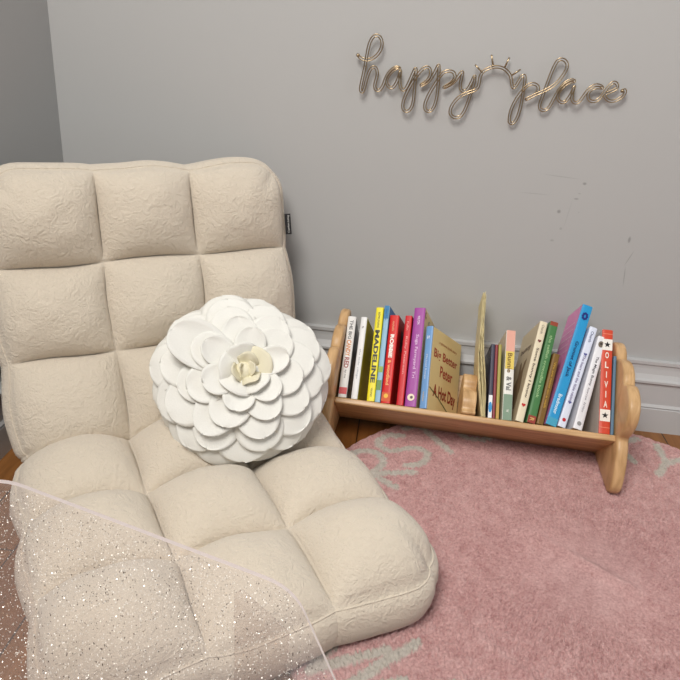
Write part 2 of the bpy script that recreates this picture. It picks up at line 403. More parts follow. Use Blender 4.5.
    F += [(prev[k], prev[(k+1) % NL], cidx) for k in range(NL)]
    return V, F, piping
lounge = empty('floor_chair', Matrix.Translation(LO), 'cream plush floor chair with square tufted cushions and reclined back in the corner', 'chair')
def local(V): return [Vector(v)-LO for v in V]
vb, fb, pb = pad('back', BACKP, .048, -.058, .054, .006, 1.3, 0, .1705)
ob = mesh_obj('backrest', local(vb), [f[::-1] for f in fb], M_plush, lounge, True)
vs_, fs, psn = pad('seat', SEATP, .061, -.076, .060, .010, 5.1, 1)
os_ = mesh_obj('seat', local(vs_), [f[::-1] for f in fs], M_plush, lounge, True)
for o in (ob, os_):
    bm = bmesh.new(); bm.from_mesh(o.data); bmesh.ops.recalc_face_normals(bm, faces=bm.faces); bm.to_mesh(o.data); bm.free()
for nm, pth, par in (('piping', pb, ob), ('piping', psn, os_)):
    Vt, Ft = [], []; tube(Vt, Ft, [p-LO for p in pth], .0014, 6, True); mesh_obj(nm, Vt, Ft, M_plush, par, True)
# brand tag sewn in the side of the backrest
pt, der = curve_at(BACKP, .72)
tp = EW*(1.5*.1705+.010)+EF*(pt.x-.0)+EZ*pt.y
tn = Vector(EF*der.x+EZ*der.y).normalized()
bm = bmesh.new(); w_ = .010; 
for k in range(1): add_box(bm, 0, .012, -.0006, .0006, -.020, .020)
TM = Matrix.Translation(tp) @ Matrix((( EW.x, 0, 0, 0), (0, 1, 0, 0), (0, 0, 1, 0), (0, 0, 0, 1)))
zax = -tn; xax = (EW+EF*.1).normalized(); xax = (xax-zax*xax.dot(zax)).normalized(); yax = zax.cross(xax)
RM = Matrix.Translation(tp) @ Matrix((xax, yax, zax)).transposed().to_4x4()
tg = bm_obj('brand_tag', bm, cm(30, 28, 28), lounge); tg.matrix_local = RM
tag(tg, 'small black woven tag with white lettering')

# ------------------------------------------------------------------ text
def text_mesh(s, bold=0.):
    cu = bpy.data.curves.new('txt', 'FONT'); cu.body = s; cu.align_x = 'CENTER'; cu.align_y = 'CENTER'; cu.offset = bold; cu.resolution_u = 3
    o = bpy.data.objects.new('txt', cu); COL.objects.link(o)
    bpy.context.view_layer.update()
    dg = bpy.context.evaluated_depsgraph_get()
    me = bpy.data.meshes.new_from_object(o.evaluated_get(dg)); COL.objects.unlink(o); bpy.data.objects.remove(o); bpy.data.curves.remove(cu)
    me.name = 'title'
    return me
def put_text(s, m, parent, mat4, length=None, height=None, bold=0., name='title'):
    """mat4: text frame in parent space (x reading direction, y glyph up, z out)"""
    me = text_mesh(s, bold)
    co = np.array([v.co[:] for v in me.vertices])
    if len(co) == 0: return None
    mn, mx = co.min(0), co.max(0); sz = mx-mn; c = (mn+mx)/2
    sx = length/sz[0] if length else height/sz[1]; sy = height/sz[1] if height else sx
    for v in me.vertices: v.co = Vector(((v.co.x-c[0])*sx, (v.co.y-c[1])*sy, 0))
    me.materials.clear(); me.materials.append(m)
    o = bpy.data.objects.new(name, me); link(o, parent); o.matrix_local = mat4
    return o
def frame(x, y, o): 
    x = Vector(x).normalized(); y = Vector(y).normalized(); z = x.cross(y)
    return Matrix.Translation(Vector(o)) @ Matrix((x, y, z)).transposed().to_4x4()
put_text('Comfort Living', cm(220, 218, 212), tg, frame((0, 0, 1), (-1, 0, 0), (.007, -.0009, 0)), .034, .005, name='lettering')

# ------------------------------------------------------------------ bookcase
ph = math.radians(3)
ES = Vector((math.cos(ph), -math.sin(ph), 0)); FW = Vector((-math.sin(ph), -math.cos(ph), 0))
TT = math.radians(42)
E1 = FW*math.cos(TT)+EZ*math.sin(TT); E2 = -FW*math.sin(TT)+EZ*math.cos(TT)
P1 = Vector((1.1705, -.2513, .117))
def SH(f, z, s): return P1+FW*f+ES*s+EZ*(z-.117)
SB = P1.copy(); SB.z = 0
shelf = empty('bookcase', Matrix.Translation(SB), 'low pale wooden book rack with scalloped ends, holding picture books against the wall', 'bookcase')
ENDP = [(.020, .009), (.040, .013), (.051, .034), (.044, .072), (.028, .103), (.015, .119), (.028, .140), (.037, .168), (.030, .194), (.010, .211), (-.014, .217), (-.032, .212),
        (-.048, .226), (-.074, .235), (-.100, .231), (-.114, .225), (-.130, .236), (-.152, .241), (-.174, .234), (-.184, .214), (-.178, .17), (-.176, .10), (-.176, .03), (-.165, .009), (-.06, .009)]
def end_panel(name, s0, s1, pts, bev=.007):
    bm = bmesh.new(); add_prism(bm, smooth_loop(pts, 4), lambda p, q, t: SH(p, q, t)-SB, s0, s1, bev)
    o = bm_obj(name, bm, M_wood_end, shelf)
    for p in o.data.polygons: p.use_smooth = True
    return o
end_panel('end_panel', .001, .023, ENDP)
end_panel('end_panel', -.562, -.541, [(p, q if q > .02 else q-.009) for p, q in ENDP])
DIV = [(-.012, .112), (-.010, .124), (-.004, .128), (-.008, .150), (-.024, .166), (-.044, .170), (-.07, .165), (-.10, .150), (-.125, .13), (-.14, .08), (-.1395, .045), (-.12, .03)]
def to_div(a, r):  # (along base board from its front edge, up from board)
    v = -E1*a+E2*r; return (v.dot(FW), v.z+.117)
DIVP = [to_div(*p) for p in [(.004, .001), (.002, .012), (-.002, .03), (.006, .048), (.018, .055), (.022, .062), (.020, .075), (.030, .088), (.048, .094), (.07, .092), (.10, .075), (.13, .05), (.142, .02), (.142, .001)]]
end_panel('divider', -.291, -.264, DIVP, .009)
def board(name, a0, a1, r0, r1, s0, s1, bev=.003):
    bm = bmesh.new(); add_box(bm, s0, s1, a0, a1, r0, r1, bev)
    for v in bm.verts: v.co = (P1-SB)+ES*v.co.x-E1*v.co.y+E2*v.co.z
    return bm_obj(name, bm, M_wood, shelf)
board('base_board', 0, .147, -.0125, 0, -.541, .003)
board('back_board', .136, .147, .0005, .115, -.541, .003)

# ------------------------------------------------------------------ books
def make_book(name, label, s, w, H, lean, d=.15, spine=(200, 200, 200), front=None, back=None, splay=0., setback=.004, bands=(), texts=(), pages=M_paper, r=None, group='picture books in the rack', soft=False):
    ln = math.radians(lean)
    up = E2*math.cos(ln)+ES*math.sin(ln); tk = ES*math.cos(ln)-E2*math.sin(ln); dp = -E1
    r0 = w/2*abs(math.sin(ln))+.0006 if r is None else r
    org = P1+ES*s+E2*r0-E1*setback
    sp = math.radians(splay); tk2 = tk*math.cos(sp)-dp*math.sin(sp); dp2 = dp*math.cos(sp)+tk*math.sin(sp)
    # keep the far top corner off the wall
    top = org+up*H
    d = min(d, (-.006-top.y)/max(dp2.y, .1))
    d = max(min(d, .134), .05)
    root = empty(name, Matrix.Translation(org) @ Matrix((tk2, dp2, up)).transposed().to_4x4(), label, 'book', group)
    ct = .0012 if soft else .0018; ov = .0012
    def bx(nm, x0, x1, y0, y1, z0, z1, m, par=root, bev=0):
        bm = bmesh.new(); add_box(bm, x0, x1, y0, y1, z0, z1, bev); return bm_obj(nm, bm, m, par)
    # rounded spine strip
    Vp = []; ns = 8; h2 = w/2
    outl = [(-h2, .004)]+[(-h2+h2*2*i/ns, .0014*(abs(2*i/ns-1)**4)) for i in range(ns+1)]+[(h2, .004)]
    bm = bmesh.new(); add_prism(bm, [(p, q) for p, q in outl], lambda p, q, t: Vector((p, q, t)), 0, H, .0004, 1)
    so = bm_obj('spine', bm, cm(*spine), root)
    f_ = bx('front_cover', h2-ct, h2, .004, d, 0, H, front if isinstance(front, bpy.types.Material) else cm(*(front or spine)), bev=.0004)
    b_ = bx('back_cover', -h2, -h2+ct, .004, d, 0, H, back if isinstance(back, bpy.types.Material) else cm(*(back or spine)), bev=.0004)
    bx('pages', -h2+ct, h2-ct, .0042, d-ov*1.5, ov, H-ov, pages)
    for (z0, z1, c) in bands:
        bx('spine_band', -h2+.0006, h2-.0006, -.0003, .0001, z0*H, z1*H, cm(*c), so)
    for t in texts:
        kind, sx, c, zc, ln_, ht = t[:6]; bold = t[6] if len(t) > 6 else 0.
        xo = t[7] if len(t) > 7 else 0.
        if kind == 'down': fr = frame((0, 0, -1), (1, 0, 0), (xo*w, -.0006, zc*H))
        elif kind == 'flat': fr = frame((1, 0, 0), (0, 0, 1), (xo*w, -.0006, zc*H))
        put_text(sx, cm(*c), so, fr, ln_*H if kind == 'down' else ln_*w, ht*w if kind == 'down' else ht*H, bold)
    return root, so, f_, b_, d, w
def disc(name, parent, mat, fr, r, n=16, sq=1.):
    V = [(r*math.cos(2*PI*k/n), r*sq*math.sin(2*PI*k/n), 0) for k in range(n)]
    o = mesh_obj(name, V, [tuple(range(n))], mat, parent); o.matrix_local = fr; return o
def poly(name, parent, mat, fr, pts):
    o = mesh_obj(name, [(x, y, 0) for x, y in pts], [tuple(range(len(pts)))], mat, parent); o.matrix_local = fr; return o
def star(r, n=5, inner=.42): return [((r if k % 2 == 0 else r*inner)*math.sin(PI*k/n), (r if k % 2 == 0 else r*inner)*math.cos(PI*k/n)) for k in range(2*n)]
def heart(r): return [(r*.06*16*math.sin(t)**3, r*.06*(13*math.cos(t)-5*math.cos(2*t)-2*math.cos(3*t)-math.cos(4*t))) for t in [2*PI*k/20 for k in range(20)]]
def SPF(w, H, x, z): return frame((1, 0, 0), (0, 0, 1), (x*w, -.0007, z*H))
LBL = 'picture books in the rack'

# left group
bk = make_book('board_book', 'white book with orange and black spine lettering, leftmost in the wooden rack', -.527, .0166, .172, -1.7, .14, (226, 224, 220), front=(225, 222, 216), texts=[
    ('down', 'THE BIG', (60, 60, 60), .83, .24, .42, .02), ('down', 'CANDY', (205, 120, 30), .6, .2, .55, .03), ('down', 'RED', (150, 40, 30), .42, .13, .55, .03), ('down', 'by me', (50, 50, 50), .28, .1, .3)], bands=[(.04, .12, (200, 30, 40))])
bk = make_book('board_book', 'thin white book with faint grey spine lettering, second from the left end', -.503, .0125, .174, -1.5, .13, (232, 232, 232), front=(206, 192, 40), back=(30, 40, 80), splay=7, texts=[
    ('down', 'the little village', (150, 155, 165), .42, .36, .35), ('down', 'S', (60, 60, 60), .87, .03, .3)])
bk = make_book('board_book', 'bright yellow book with large black capital letters running down its spine', -.470, .0152, .199, -2.4, .13, (240, 226, 40), front=(235, 222, 60), back=(170, 158, 30), splay=8, texts=[  # back cover: same yellow darkened, its shade put into the colour
    ('down', 'MADELINE', (15, 15, 15), .47, .56, .62, .04), ('down', 'BEMELMANS', (60, 60, 30), .86, .17, .28), ('down', 'VIKING', (60, 60, 30), .09, .09, .25)])
bk = make_book('board_book', 'light blue book with green patches on its spine, right of the yellow one', -.4565, .0105, .205, -2.1, .12, (150, 190, 215), front=(52, 110, 170), splay=13, bands=[(.86, .999, (60, 130, 180)), (.30, .36, (150, 180, 90)), (.12, .22, (110, 150, 90))], texts=[
    ('down', 'story book', (40, 90, 150), .9, .12, .4)])
bk = make_book('board_book', 'thick red book with white and orange spine lettering, right of the light blue one', -.4405, .0188, .186, -1.7, .125, (214, 34, 30), front=(176, 16, 20), splay=13, texts=[
    ('down', 'ROBBIE', (250, 246, 238), .64, .27, .42, .05), ('down', '& woodland', (250, 190, 120), .34, .28, .36, .02), ('down', 'nicholls', (240, 200, 150), .87, .11, .22)], bands=[(.02, .12, (214, 90, 40))])
disc('badge', bk[1], cm(240, 190, 70), SPF(.0188, .186, 0, .08), .0045)
hh = bk[4]; poly('cover_picture', bk[2], cm(60, 50, 56), frame((0, 1, 0), (0, 0, 1), (.0188/2+.0004, hh*.45, .186*.76)), [(-.025, -.022), (.03, -.022), (.03, .022), (-.025, .022)])
bk = make_book('board_book', 'slim red book with pale pink spine lettering, left of the purple book', -.412, .0137, .189, -1.6, .12, (206, 40, 48), front=(160, 20, 30), splay=13, texts=[
    ('down', 'Ruby Paterson', (245, 170, 165), .55, .42, .36, .01), ('down', 'Puffin', (245, 180, 170), .88, .1, .3)])
bk = make_book('board_book', 'tall purple book with pale lettering and a round badge at the foot of its spine', -.391, .0225, .209, -1.5, .13, (162, 72, 158), front=(218, 196, 146), splay=13, texts=[
    ('down', 'WELTON', (240, 220, 240), .87, .09, .22, .02), ('down', 'Suga Farmyard Tri', (226, 190, 226), .50, .44, .34, .015)])
disc('badge', bk[1], cm(240, 225, 200), SPF(.0225, .209, 0, .09), .0072); disc('badge_mark', bk[1], cm(90, 70, 80), frame((1, 0, 0), (0, 0, 1), (.001, -.0009, .209*.09)), .003)
d_ = bk[4]
for (yy, zz, r_, c) in [(.012, .196, .007, (120, 50, 50)), (.05, .190, .006, (60, 80, 110)), (.085, .186, .005, (200, 170, 60)), (.11, .182, .006, (90, 50, 60))]:
    if yy < d_-.006:
        disc('cover_spot', bk[2], cm(*c), frame((0, 1, 0), (0, 0, 1), (.0225/2+.0004, yy, zz)), r_); disc('cover_spot', bk[2], cm(225, 205, 160), frame((0, 1, 0), (0, 0, 1), (.0225/2+.0006, yy, zz)), r_*.6)
bk = make_book('board_book', 'beige covered book with a light blue spine, showing its cover with red brown handwriting', -.3665, .0148, .172, -2.0, .15, (120, 165, 215), front=(216, 194, 140), back=(120, 165, 215), splay=31, texts=[
    ('down', 'Michael Rosen', (220, 232, 245), .5, .3, .26), ('down', 'walker', (230, 200, 150), .14, .12, .26), ('down', 's', (235, 240, 250), .86, .04, .4)])
FC = bk[2]; xx = .0148/2+.0004; d_ = bk[4]
def cov(s, c, yc, zc, ln_, ht, bold=.02, ang=0): return put_text(s, cm(*c), FC, frame((0, math.cos(ang), math.sin(ang)), (0, -math.sin(ang), math.cos(ang)), (xx, yc, zc)), ln_, ht, bold)
cov('Big Better', (158, 62, 48), d_*.5, .118, d_*.78, .024); cov('Peter', (158, 62, 48), d_*.55, .088, d_*.42, .024)
cov('A Hot Day', (140, 46, 34), d_*.54, .040, d_*.74, .034, .03); cov('a picture book story', (170, 110, 70), d_*.55, .146, d_*.6, .008)
poly('cover_branch', FC, cm(80, 90, 50), frame((0, 1, 0), (0, 0, 1), (xx, d_*.35, .045)), [(-.04, .002), (.0, -.012), (.045, -.033), (.045, -.036), (0, -.015), (-.04, -.001)])

# fanned paperback standing open-edged in the middle
wfan = .0114
lnf = math.radians(-4.8); upf = E2*math.cos(lnf)+ES*math.sin(lnf); tkf = ES*math.cos(lnf)-E2*math.sin(lnf)
orgf = P1+ES*(-.2475)+E2*.001-E1*.004
fan = empty('splayed_paperback', Matrix.Translation(orgf) @ Matrix((tkf, -E1, upf)).transposed().to_4x4(), 'tall old paperback with splayed yellowed page edges standing right of the wooden divider', 'book', LBL)
Vf, Ff = [], []
for k in range(13):
    t = k/12; ns = 14; base = len(Vf)
    for i in range(ns+1):
        z_ = .262*i/ns*(1-.05*abs(t-.4)); q = i/ns
        x = (t-.5)*wfan*(.5+.9*math.sin(PI*min(1, q*1.05))**1.0*(1-q*.7))*(1-.6*q)+.0022*math.sin(9*q+k)+(-.0045*math.sin(PI*q))
        for (yy, dx) in ((0, -.00022), (0, .00022), (.085, .00022), (.085, -.00022)):
            Vf.append((x*(1 if yy == 0 else .75)+dx, yy+.003*math.sin(k*2.1), z_))
    for i in range(ns):
        for m_ in range(4):
            a = base+i*4+m_; b = base+i*4+(m_+1) % 4; Ff.append((a, b, b+4, a+4))
    Ff.append((base, base+1, base+2, base+3)[::-1]); Ff.append(tuple(base+ns*4+m_ for m_ in range(4)))
mesh_obj('pages', Vf, Ff, M_straw, fan)
Vf, Ff = [], []
for sgn in (-1, 1):
    base = len(Vf); ns = 14
    for i in range(ns+1):
        q = i/ns; x = sgn*.58*wfan*(.5+.9*math.sin(PI*min(1, q*1.05))*(1-q*.7))*(1-.6*q)-.0045*math.sin(PI*q)
        for (yy, dx) in ((.004, -.0004), (.004, .0004), (.088, .0004), (.088, -.0004)): Vf.append((x+dx, yy, .258*q))
    for i in range(ns):
        for m_ in range(4):
            a = base+i*4+m_; b = base+i*4+(m_+1) % 4; Ff.append((a, b, b+4, a+4))
    Ff.append((base, base+1, base+2, base+3)[::-1]); Ff.append(tuple(base+ns*4+m_ for m_ in range(4)))
mesh_obj('cover', Vf, Ff, cm(228, 212, 166), fan)

# right group
bk = make_book('board_book', 'short white book with a blue oval badge, first right of the splayed paperback', -.2355, .0082, .151, -2.4, .11, (60, 58, 76), bands=[(.0, .30, (236, 236, 236))], front=(60, 58, 76), soft=True)
disc('badge', bk[1], cm(40, 140, 200), SPF(.0085, .151, 0, .14), .0034, sq=3.2)
bk = make_book('board_book', 'thin dark red paperback between the blue badged book and an olive one', -.2278, .0058, .151, -2.6, .11, (134, 50, 56), soft=True)
bk = make_book('board_book', 'thin olive yellow paperback, left of the pink and green banded book', -.2208, .0062, .152, -2.7, .11, (168, 158, 78), front=(120, 150, 60), soft=True, bands=[(0, .2, (190, 150, 70))])
bk = make_book('board_book', 'book with pink, yellow, white and grey green bands down its spine', -.2025, .0182, .184, -2.0, .12, (232, 230, 222), splay=-2, back=(228, 212, 190), front=(200, 190, 170), bands=[(.76, 1, (226, 168, 150)), (.56, .76, (226, 200, 96)), (0, .28, (128, 152, 130))], texts=[
    ('down', 'Bunnie', (120, 90, 30), .63, .22, .5, .02), ('down', '& Val', (90, 90, 90), .40, .15, .55, .02), ('down', 'w', (225, 225, 215), .1, .03, .3)])
bk = make_book('board_book', 'beige book with small hearts on its spine and a dark drawing on its cover, leaning', -.1785, .0152, .213, 8.9, .13, (228, 216, 188), splay=-6, back=(206, 190, 160), front=(228, 216, 188), texts=[
    ('down', 'Some bunny I know', (60, 40, 36), .48, .5, .42, .015), ('down', 'Church', (80, 70, 60), .92, .09, .3)])
poly('heart', bk[1], cm(190, 40, 40), SPF(.0152, .213, 0, .16), heart(.0042)); poly('heart', bk[1], cm(120, 50, 50), SPF(.0152, .213, 0, .8), heart(.0038))
BC = bk[3]; d_ = bk[4]; xb = -.0152/2-.0004
put_text('bunny', cm(110, 84, 60), BC, frame((0, -1, 0), (0, 0, 1), (xb, d_*.5, .165)), d_*.6, .016, .02); 
poly('cover_picture', BC, cm(140, 116, 88), frame((0, -1, 0), (0, 0, 1), (xb, d_*.5, .085)), [(-.02, -.05), (.025, -.055), (.03, -.01), (.02, .03), (.028, .055), (.012, .05), (.004, .03), (-.008, .055), (-.018, .05), (-.012, .02), (-.028, 0)])
bk = make_book('board_book', 'mid green book with pale spine lettering, leaning right beside the beige book', -.1565, .0164, .215, 8.4, .12, (70, 122, 70), splay=-6, bands=[(0, .07, (150, 60, 50)), (.96, 1, (150, 70, 50))], texts=[
    ('down', 'the selfish crocodile book', (170, 205, 150), .55, .62, .34, .01), ('down', 'R', (235, 200, 120), .035, .03, .5)])
bk = make_book('board_book', 'short brown book with ochre spine lettering between the green and the blue books', -.1395, .0130, .148, 9.0, .12, (122, 90, 36), splay=-6, texts=[('down', 'We are going on a walk', (190, 150, 60), .55, .66, .4, .02)])
bk = make_book('board_book', 'tallest book, bright blue spine and pink cover, leaning right', -.1185, .0205, .262, 12.6, .13, (38, 150, 206), splay=-6, back=(222, 140, 190), front=(38, 150, 206), bands=[(.0, .06, (70, 160, 190))], texts=[
    ('down', 'Gruntet of Jack', (20, 50, 100), .54, .30, .42, .02), ('down', 'Bradmoor', (220, 240, 250), .17, .16, .36, .02)])
for a in range(8):
    an = a*PI/4; disc('flower_mark', bk[1], cm(30, 40, 120), frame((1, 0, 0), (0, 0, 1), (.0042*math.cos(an), -.0008-.00003*a, .262*.905+.0062*math.sin(an))), .0026, 10)
BC = bk[3]; d_ = bk[4]
for k in range(5):
    poly('cover_stripe', BC, cm(236, 190, 214), frame((0, -1, 0), (0, 0, 1), (-.0205/2-.0004, d_*.5, .225-.016*k)), [(-d_*.42, -.0012), (d_*.3+.004*(k % 3), -.0012), (d_*.3+.004*(k % 3), .0012), (-d_*.42, .0012)])
bk = make_book('board_book', 'white lavender spined book leaning against the tall blue book', -.0985, .0148, .217, 13.6, .12, (220, 226, 242), splay=-6, texts=[
    ('down', 'The heart and the little rabbit', (120, 110, 150), .48, .46, .36, .01), ('down', 'Church', (70, 80, 120), .9, .11, .36, .01)])
poly('heart', bk[1], cm(90, 90, 150), SPF(.015, .217, 0, .72), heart(.0036)); poly('heart', bk[1], cm(90, 90, 150), SPF(.015, .217, 0, .24), heart(.0036)); disc('badge', bk[1], cm(190, 40, 50), SPF(.015, .217, 0, .07), .0036)
bk = make_book('board_book', 'white book with a small rabbit mark and fine grey title, leaning on the red book', -.0685, .0172, .197, 11.4, .12, (232, 232, 236), splay=-6, front=(210, 208, 206), texts=[
    ('down', 'The Magic Bunny', (50, 50, 60), .62, .32, .36, .01), ('down', 'Anne Lane   Ed Hare', (110, 110, 120), .31, .26, .22)])
disc('rabbit_mark', bk[1], cm(120, 110, 96), SPF(.0172, .197, 0, .915), .0052, sq=1.3); disc('rabbit_mark', bk[1], cm(60, 50, 46), frame((1, 0, 0), (0, 0, 1), (.0, -.0009, .197*.92)), .0024)
disc('badge', bk[1], cm(150, 150, 150), SPF(.0172, .197, 0, .06), .0042)
bk = make_book('board_book', 'red orange book with white stacked capital letters and two black stars', -.0185, .0204, .211, -.6, .12, (208, 72, 46), back=(226, 216, 208), bands=[(.795, .905, (238, 234, 226)), (.115, .225, (238, 234, 226)), (.955, .96, (240, 150, 120)), (.055, .06, (240, 150, 120))], texts=[
    ('flat', c, (240, 226, 214), .745-.094*k, (.34 if c != 'I' else .09), .062, .03) for k, c in enumerate('OLIVIA')])
for zz in (.85, .17): poly('star', bk[1], cm(20, 18, 18), SPF(.0204, .211, 0, zz), star(.0066))
bk = make_book('board_book', 'slim grey blue book squeezed between the red book and the right end', -.0042, .0058, .158, 0, .12, (92, 122, 146), soft=True)

# ------------------------------------------------------------------ wire sign on the wall
SIGN= [(0.61, 0.7371), (0.616, 0.7317), (0.6287, 0.73), (0.6422, 0.7356), (0.6521, 0.7491), (0.654, 0.7645), (0.6442, 0.7751), (0.6337, 0.7693), (0.6276, 0.7499), (0.6255, 0.7189), (0.6192, 0.6816), (0.6207, 0.6737), (0.6257, 0.6727), (0.6294, 0.6956), (0.6356, 0.7157), (0.6431, 0.7194), (0.6501, 0.7103), (0.6473, 0.6943), (0.6457, 0.6809), (0.6547, 0.6763), (0.6622, 0.6862), (0.6662, 0.7036), (0.676, 0.7174), (0.6867, 0.7226), (0.6921, 0.7186), (0.6841, 0.7206), (0.6707, 0.7066), (0.6673, 0.6918), (0.6767, 0.6833), (0.6854, 0.6887), (0.6917, 0.7094), (0.6927, 0.7186), (0.6926, 0.6977), (0.697, 0.6835), (0.7036, 0.6822), (0.7088, 0.691), (0.7147, 0.7086), (0.7189, 0.7206), (0.7224, 0.7214), (0.7219, 0.6894), (0.7233, 0.6574), (0.7149, 0.6432), (0.7046, 0.6465), (0.703, 0.6612), (0.7116, 0.686), (0.7231, 0.7079), (0.7351, 0.7244), (0.746, 0.7257), (0.7504, 0.7151), (0.746, 0.7031), (0.7358, 0.6952), (0.7333, 0.6924), (0.744, 0.6969), (0.7541, 0.7102), (0.7603, 0.7262), (0.7636, 0.7326), (0.7657, 0.7059), (0.7668, 0.6716), (0.7611, 0.6496), (0.75, 0.6471), (0.7447, 0.6564), (0.7494, 0.6756), (0.7627, 0.703), (0.7719, 0.718), (0.7802, 0.722), (0.7913, 0.7218), (0.7967, 0.7129), (0.7912, 0.702), (0.7784, 0.6937), (0.7773, 0.6918), (0.789, 0.6979), (0.7987, 0.7078), (0.8052, 0.7208), (0.8091, 0.7226), (0.8088, 0.7151), (0.8071, 0.698), (0.8111, 0.6891), (0.8195, 0.6884), (0.8262, 0.6994), (0.8314, 0.7168), (0.8337, 0.7143), (0.8305, 0.6893), (0.8248, 0.6622), (0.8187, 0.6455), (0.8084, 0.639), (0.7964, 0.6437), (0.7946, 0.6571), (0.8059, 0.6768), (0.8239, 0.6874), (0.8384, 0.6925), (0.8422, 0.7033), (0.8416, 0.7162), (0.8457, 0.7256), (0.8555, 0.7327), (0.8685, 0.7362), (0.8824, 0.7347), (0.8946, 0.7266), (0.9002, 0.718), (0.9041, 0.7033), (0.9085, 0.7018), (0.9137, 0.7113), (0.9185, 0.7228), (0.9235, 0.7247), (0.9258, 0.72), (0.9263, 0.7019), (0.9265, 0.6622), (0.9207, 0.6402), (0.9128, 0.6374), (0.9082, 0.6446), (0.9101, 0.669), (0.92, 0.6909), (0.9285, 0.7046), (0.9381, 0.7119), (0.9493, 0.7101), (0.9535, 0.7026), (0.9475, 0.6909), (0.935, 0.6842), (0.9325, 0.6827), (0.9487, 0.6931), (0.9637, 0.7006), (0.9806, 0.7117), (0.993, 0.7306), (0.9983, 0.7463), (0.9918, 0.7559), (0.9808, 0.7576), (0.9752, 0.7484), (0.9696, 0.7263), (0.9631, 0.6895), (0.9601, 0.6734), (0.9663, 0.6654), (0.9768, 0.6681), (0.9835, 0.6832), (0.9912, 0.7061), (1.0031, 0.7206), (1.0138, 0.7238), (1.0172, 0.7202), (1.0072, 0.7202), (0.9939, 0.7063), (0.99, 0.6916), (0.9987, 0.6826), (1.0077, 0.6851), (1.0152, 0.7014), (1.018, 0.7166), (1.0157, 0.6988), (1.0189, 0.6865), (1.0271, 0.6835), (1.0342, 0.6911), (1.0402, 0.7046), (1.0496, 0.717), (1.0627, 0.7185), (1.0699, 0.7129), (1.0609, 0.7147), (1.0496, 0.7113), (1.0445, 0.7011), (1.0489, 0.691), (1.0587, 0.6883), (1.0681, 0.6946), (1.0754, 0.7099), (1.083, 0.7234), (1.0906, 0.7252), (1.0967, 0.7185), (1.0912, 0.7111), (1.0779, 0.7049), (1.0761, 0.7009), (1.0825, 0.6931), (1.0931, 0.6918), (1.1051, 0.698), (1.112, 0.7083), (1.1092, 0.7143), (1.1051, 0.7114)]
RAYS= [[(0.8298, 0.7365), (0.8454, 0.7238)], [(0.8572, 0.7557), (0.8637, 0.7359)], [(0.8906, 0.7536), (0.8845, 0.7354)], [(0.9145, 0.7345), (0.8994, 0.7226)]]
Yw = -.013
sg = empty('wire_sign', Matrix.Translation((.61, 0, .70)), 'champagne wire sign spelling happy place with a small sun arch, hung on the grey wall', 'wall sign')
so_ = Vector((.61, 0, .70))
path = smooth_path([(x, z) for x, z in SIGN], 5); path = [Vector((p.x, 0, p.y)) for p in path]
for _ in range(2): path = [sum((path[min(max(i+k, 0), len(path)-1)] for k in range(-2, 3)), Vector((0, 0, 0)))/5 for i in range(len(path))]
Np = len(path); Va, Fa = [], []
for sgn in (-1, 1):
    pp = []
    for i, p in enumerate(path):
        t = (path[min(i+4, Np-1)]-path[max(i-4, 0)]); t = t.normalized() if t.length > 1e-6 else Vector((1, 0, 0)); n = Vector((-t.z, 0, t.x))
        pp.append(p+n*(sgn*.0021)+Vector((0, Yw-.0025*math.sin(i*.045), 0))-so_)
    tube(Va, Fa, pp, .0011, 8)
mesh_obj('wire_lettering', Va, Fa, M_brass, sg, True)
for r_ in RAYS:
    Va, Fa = [], []; a, b = [Vector((x, Yw, z))-so_ for x, z in r_]; tube(Va, Fa, [a, (a+b)/2, b], .0016, 8); mesh_obj('sun_ray', Va, Fa, M_brass, sg, True)
for (x, z) in (SIGN[0], SIGN[-1]):
    bm = bmesh.new(); bmesh.ops.create_uvsphere(bm, u_segments=12, v_segments=8, radius=.0035); bm_obj('end_curl', bm, M_brass, sg, True).location = Vector((x, Yw, z))-so_
for (x, z) in (SIGN[9], SIGN[-30]):
    Va, Fa = [], []; tube(Va, Fa, [Vector((x, Yw, z))-so_, Vector((x, 0, z))-so_], .0013, 6); mesh_obj('wall_pin', Va, Fa, M_brass, sg)

# ------------------------------------------------------------------ rose cushion
FC0 = Vector((.477, -.380, .218))
nb = (EF*.9+EZ*.42).normalized(); camd = (Vector((.7194, -1.4, .7914))-FC0).normalized()
Nf = (nb*.40+camd*.50+EZ*.26-EW*.05).normalized()
Uf = (EZ-Nf*EZ.dot(Nf)).normalized(); Xf = Uf.cross(Nf)
FM = Matrix.Translation(FC0) @ Matrix((Xf, Uf, Nf)).transposed().to_4x4()
rose = empty('rose_cushion', FM, 'round white felt cushion shaped like a layered rose, resting on the cream floor chair', 'cushion')
RP, HZ = .139, .058; SQ = .95
def dome(s, a, off):
    phi_ = s/(RP*1.22)*(PI/2); phi_ = min(phi_, PI*.8)
    r = RP*math.sin(phi_); z = HZ*math.cos(phi_)
    n = Vector((math.sin(phi_)*HZ*1.0, 0, math.cos(phi_)*RP)).normalized()
    wob = 1+.02*math.sin(3*a+1)+.015*math.sin(5*a)
    return Vector(((r*wob+n.x*off)*math.cos(a), (r*wob+n.x*off)*math.sin(a)*SQ, z+n.z*off)), n
bm = bmesh.new(); bmesh.ops.create_uvsphere(bm, u_segments=40, v_segments=24, radius=1)
for v in bm.verts:
    a = math.atan2(v.co.y, v.co.x); w = 1+.02*math.sin(3*a+1)+.015*math.sin(5*a)
    v.co = Vector((v.co.x*(RP-.001)*w, v.co.y*(RP-.001)*w*SQ, v.co.z*(HZ-.001)))
bm_obj('pillow_body', bm, M_felt, rose, True)
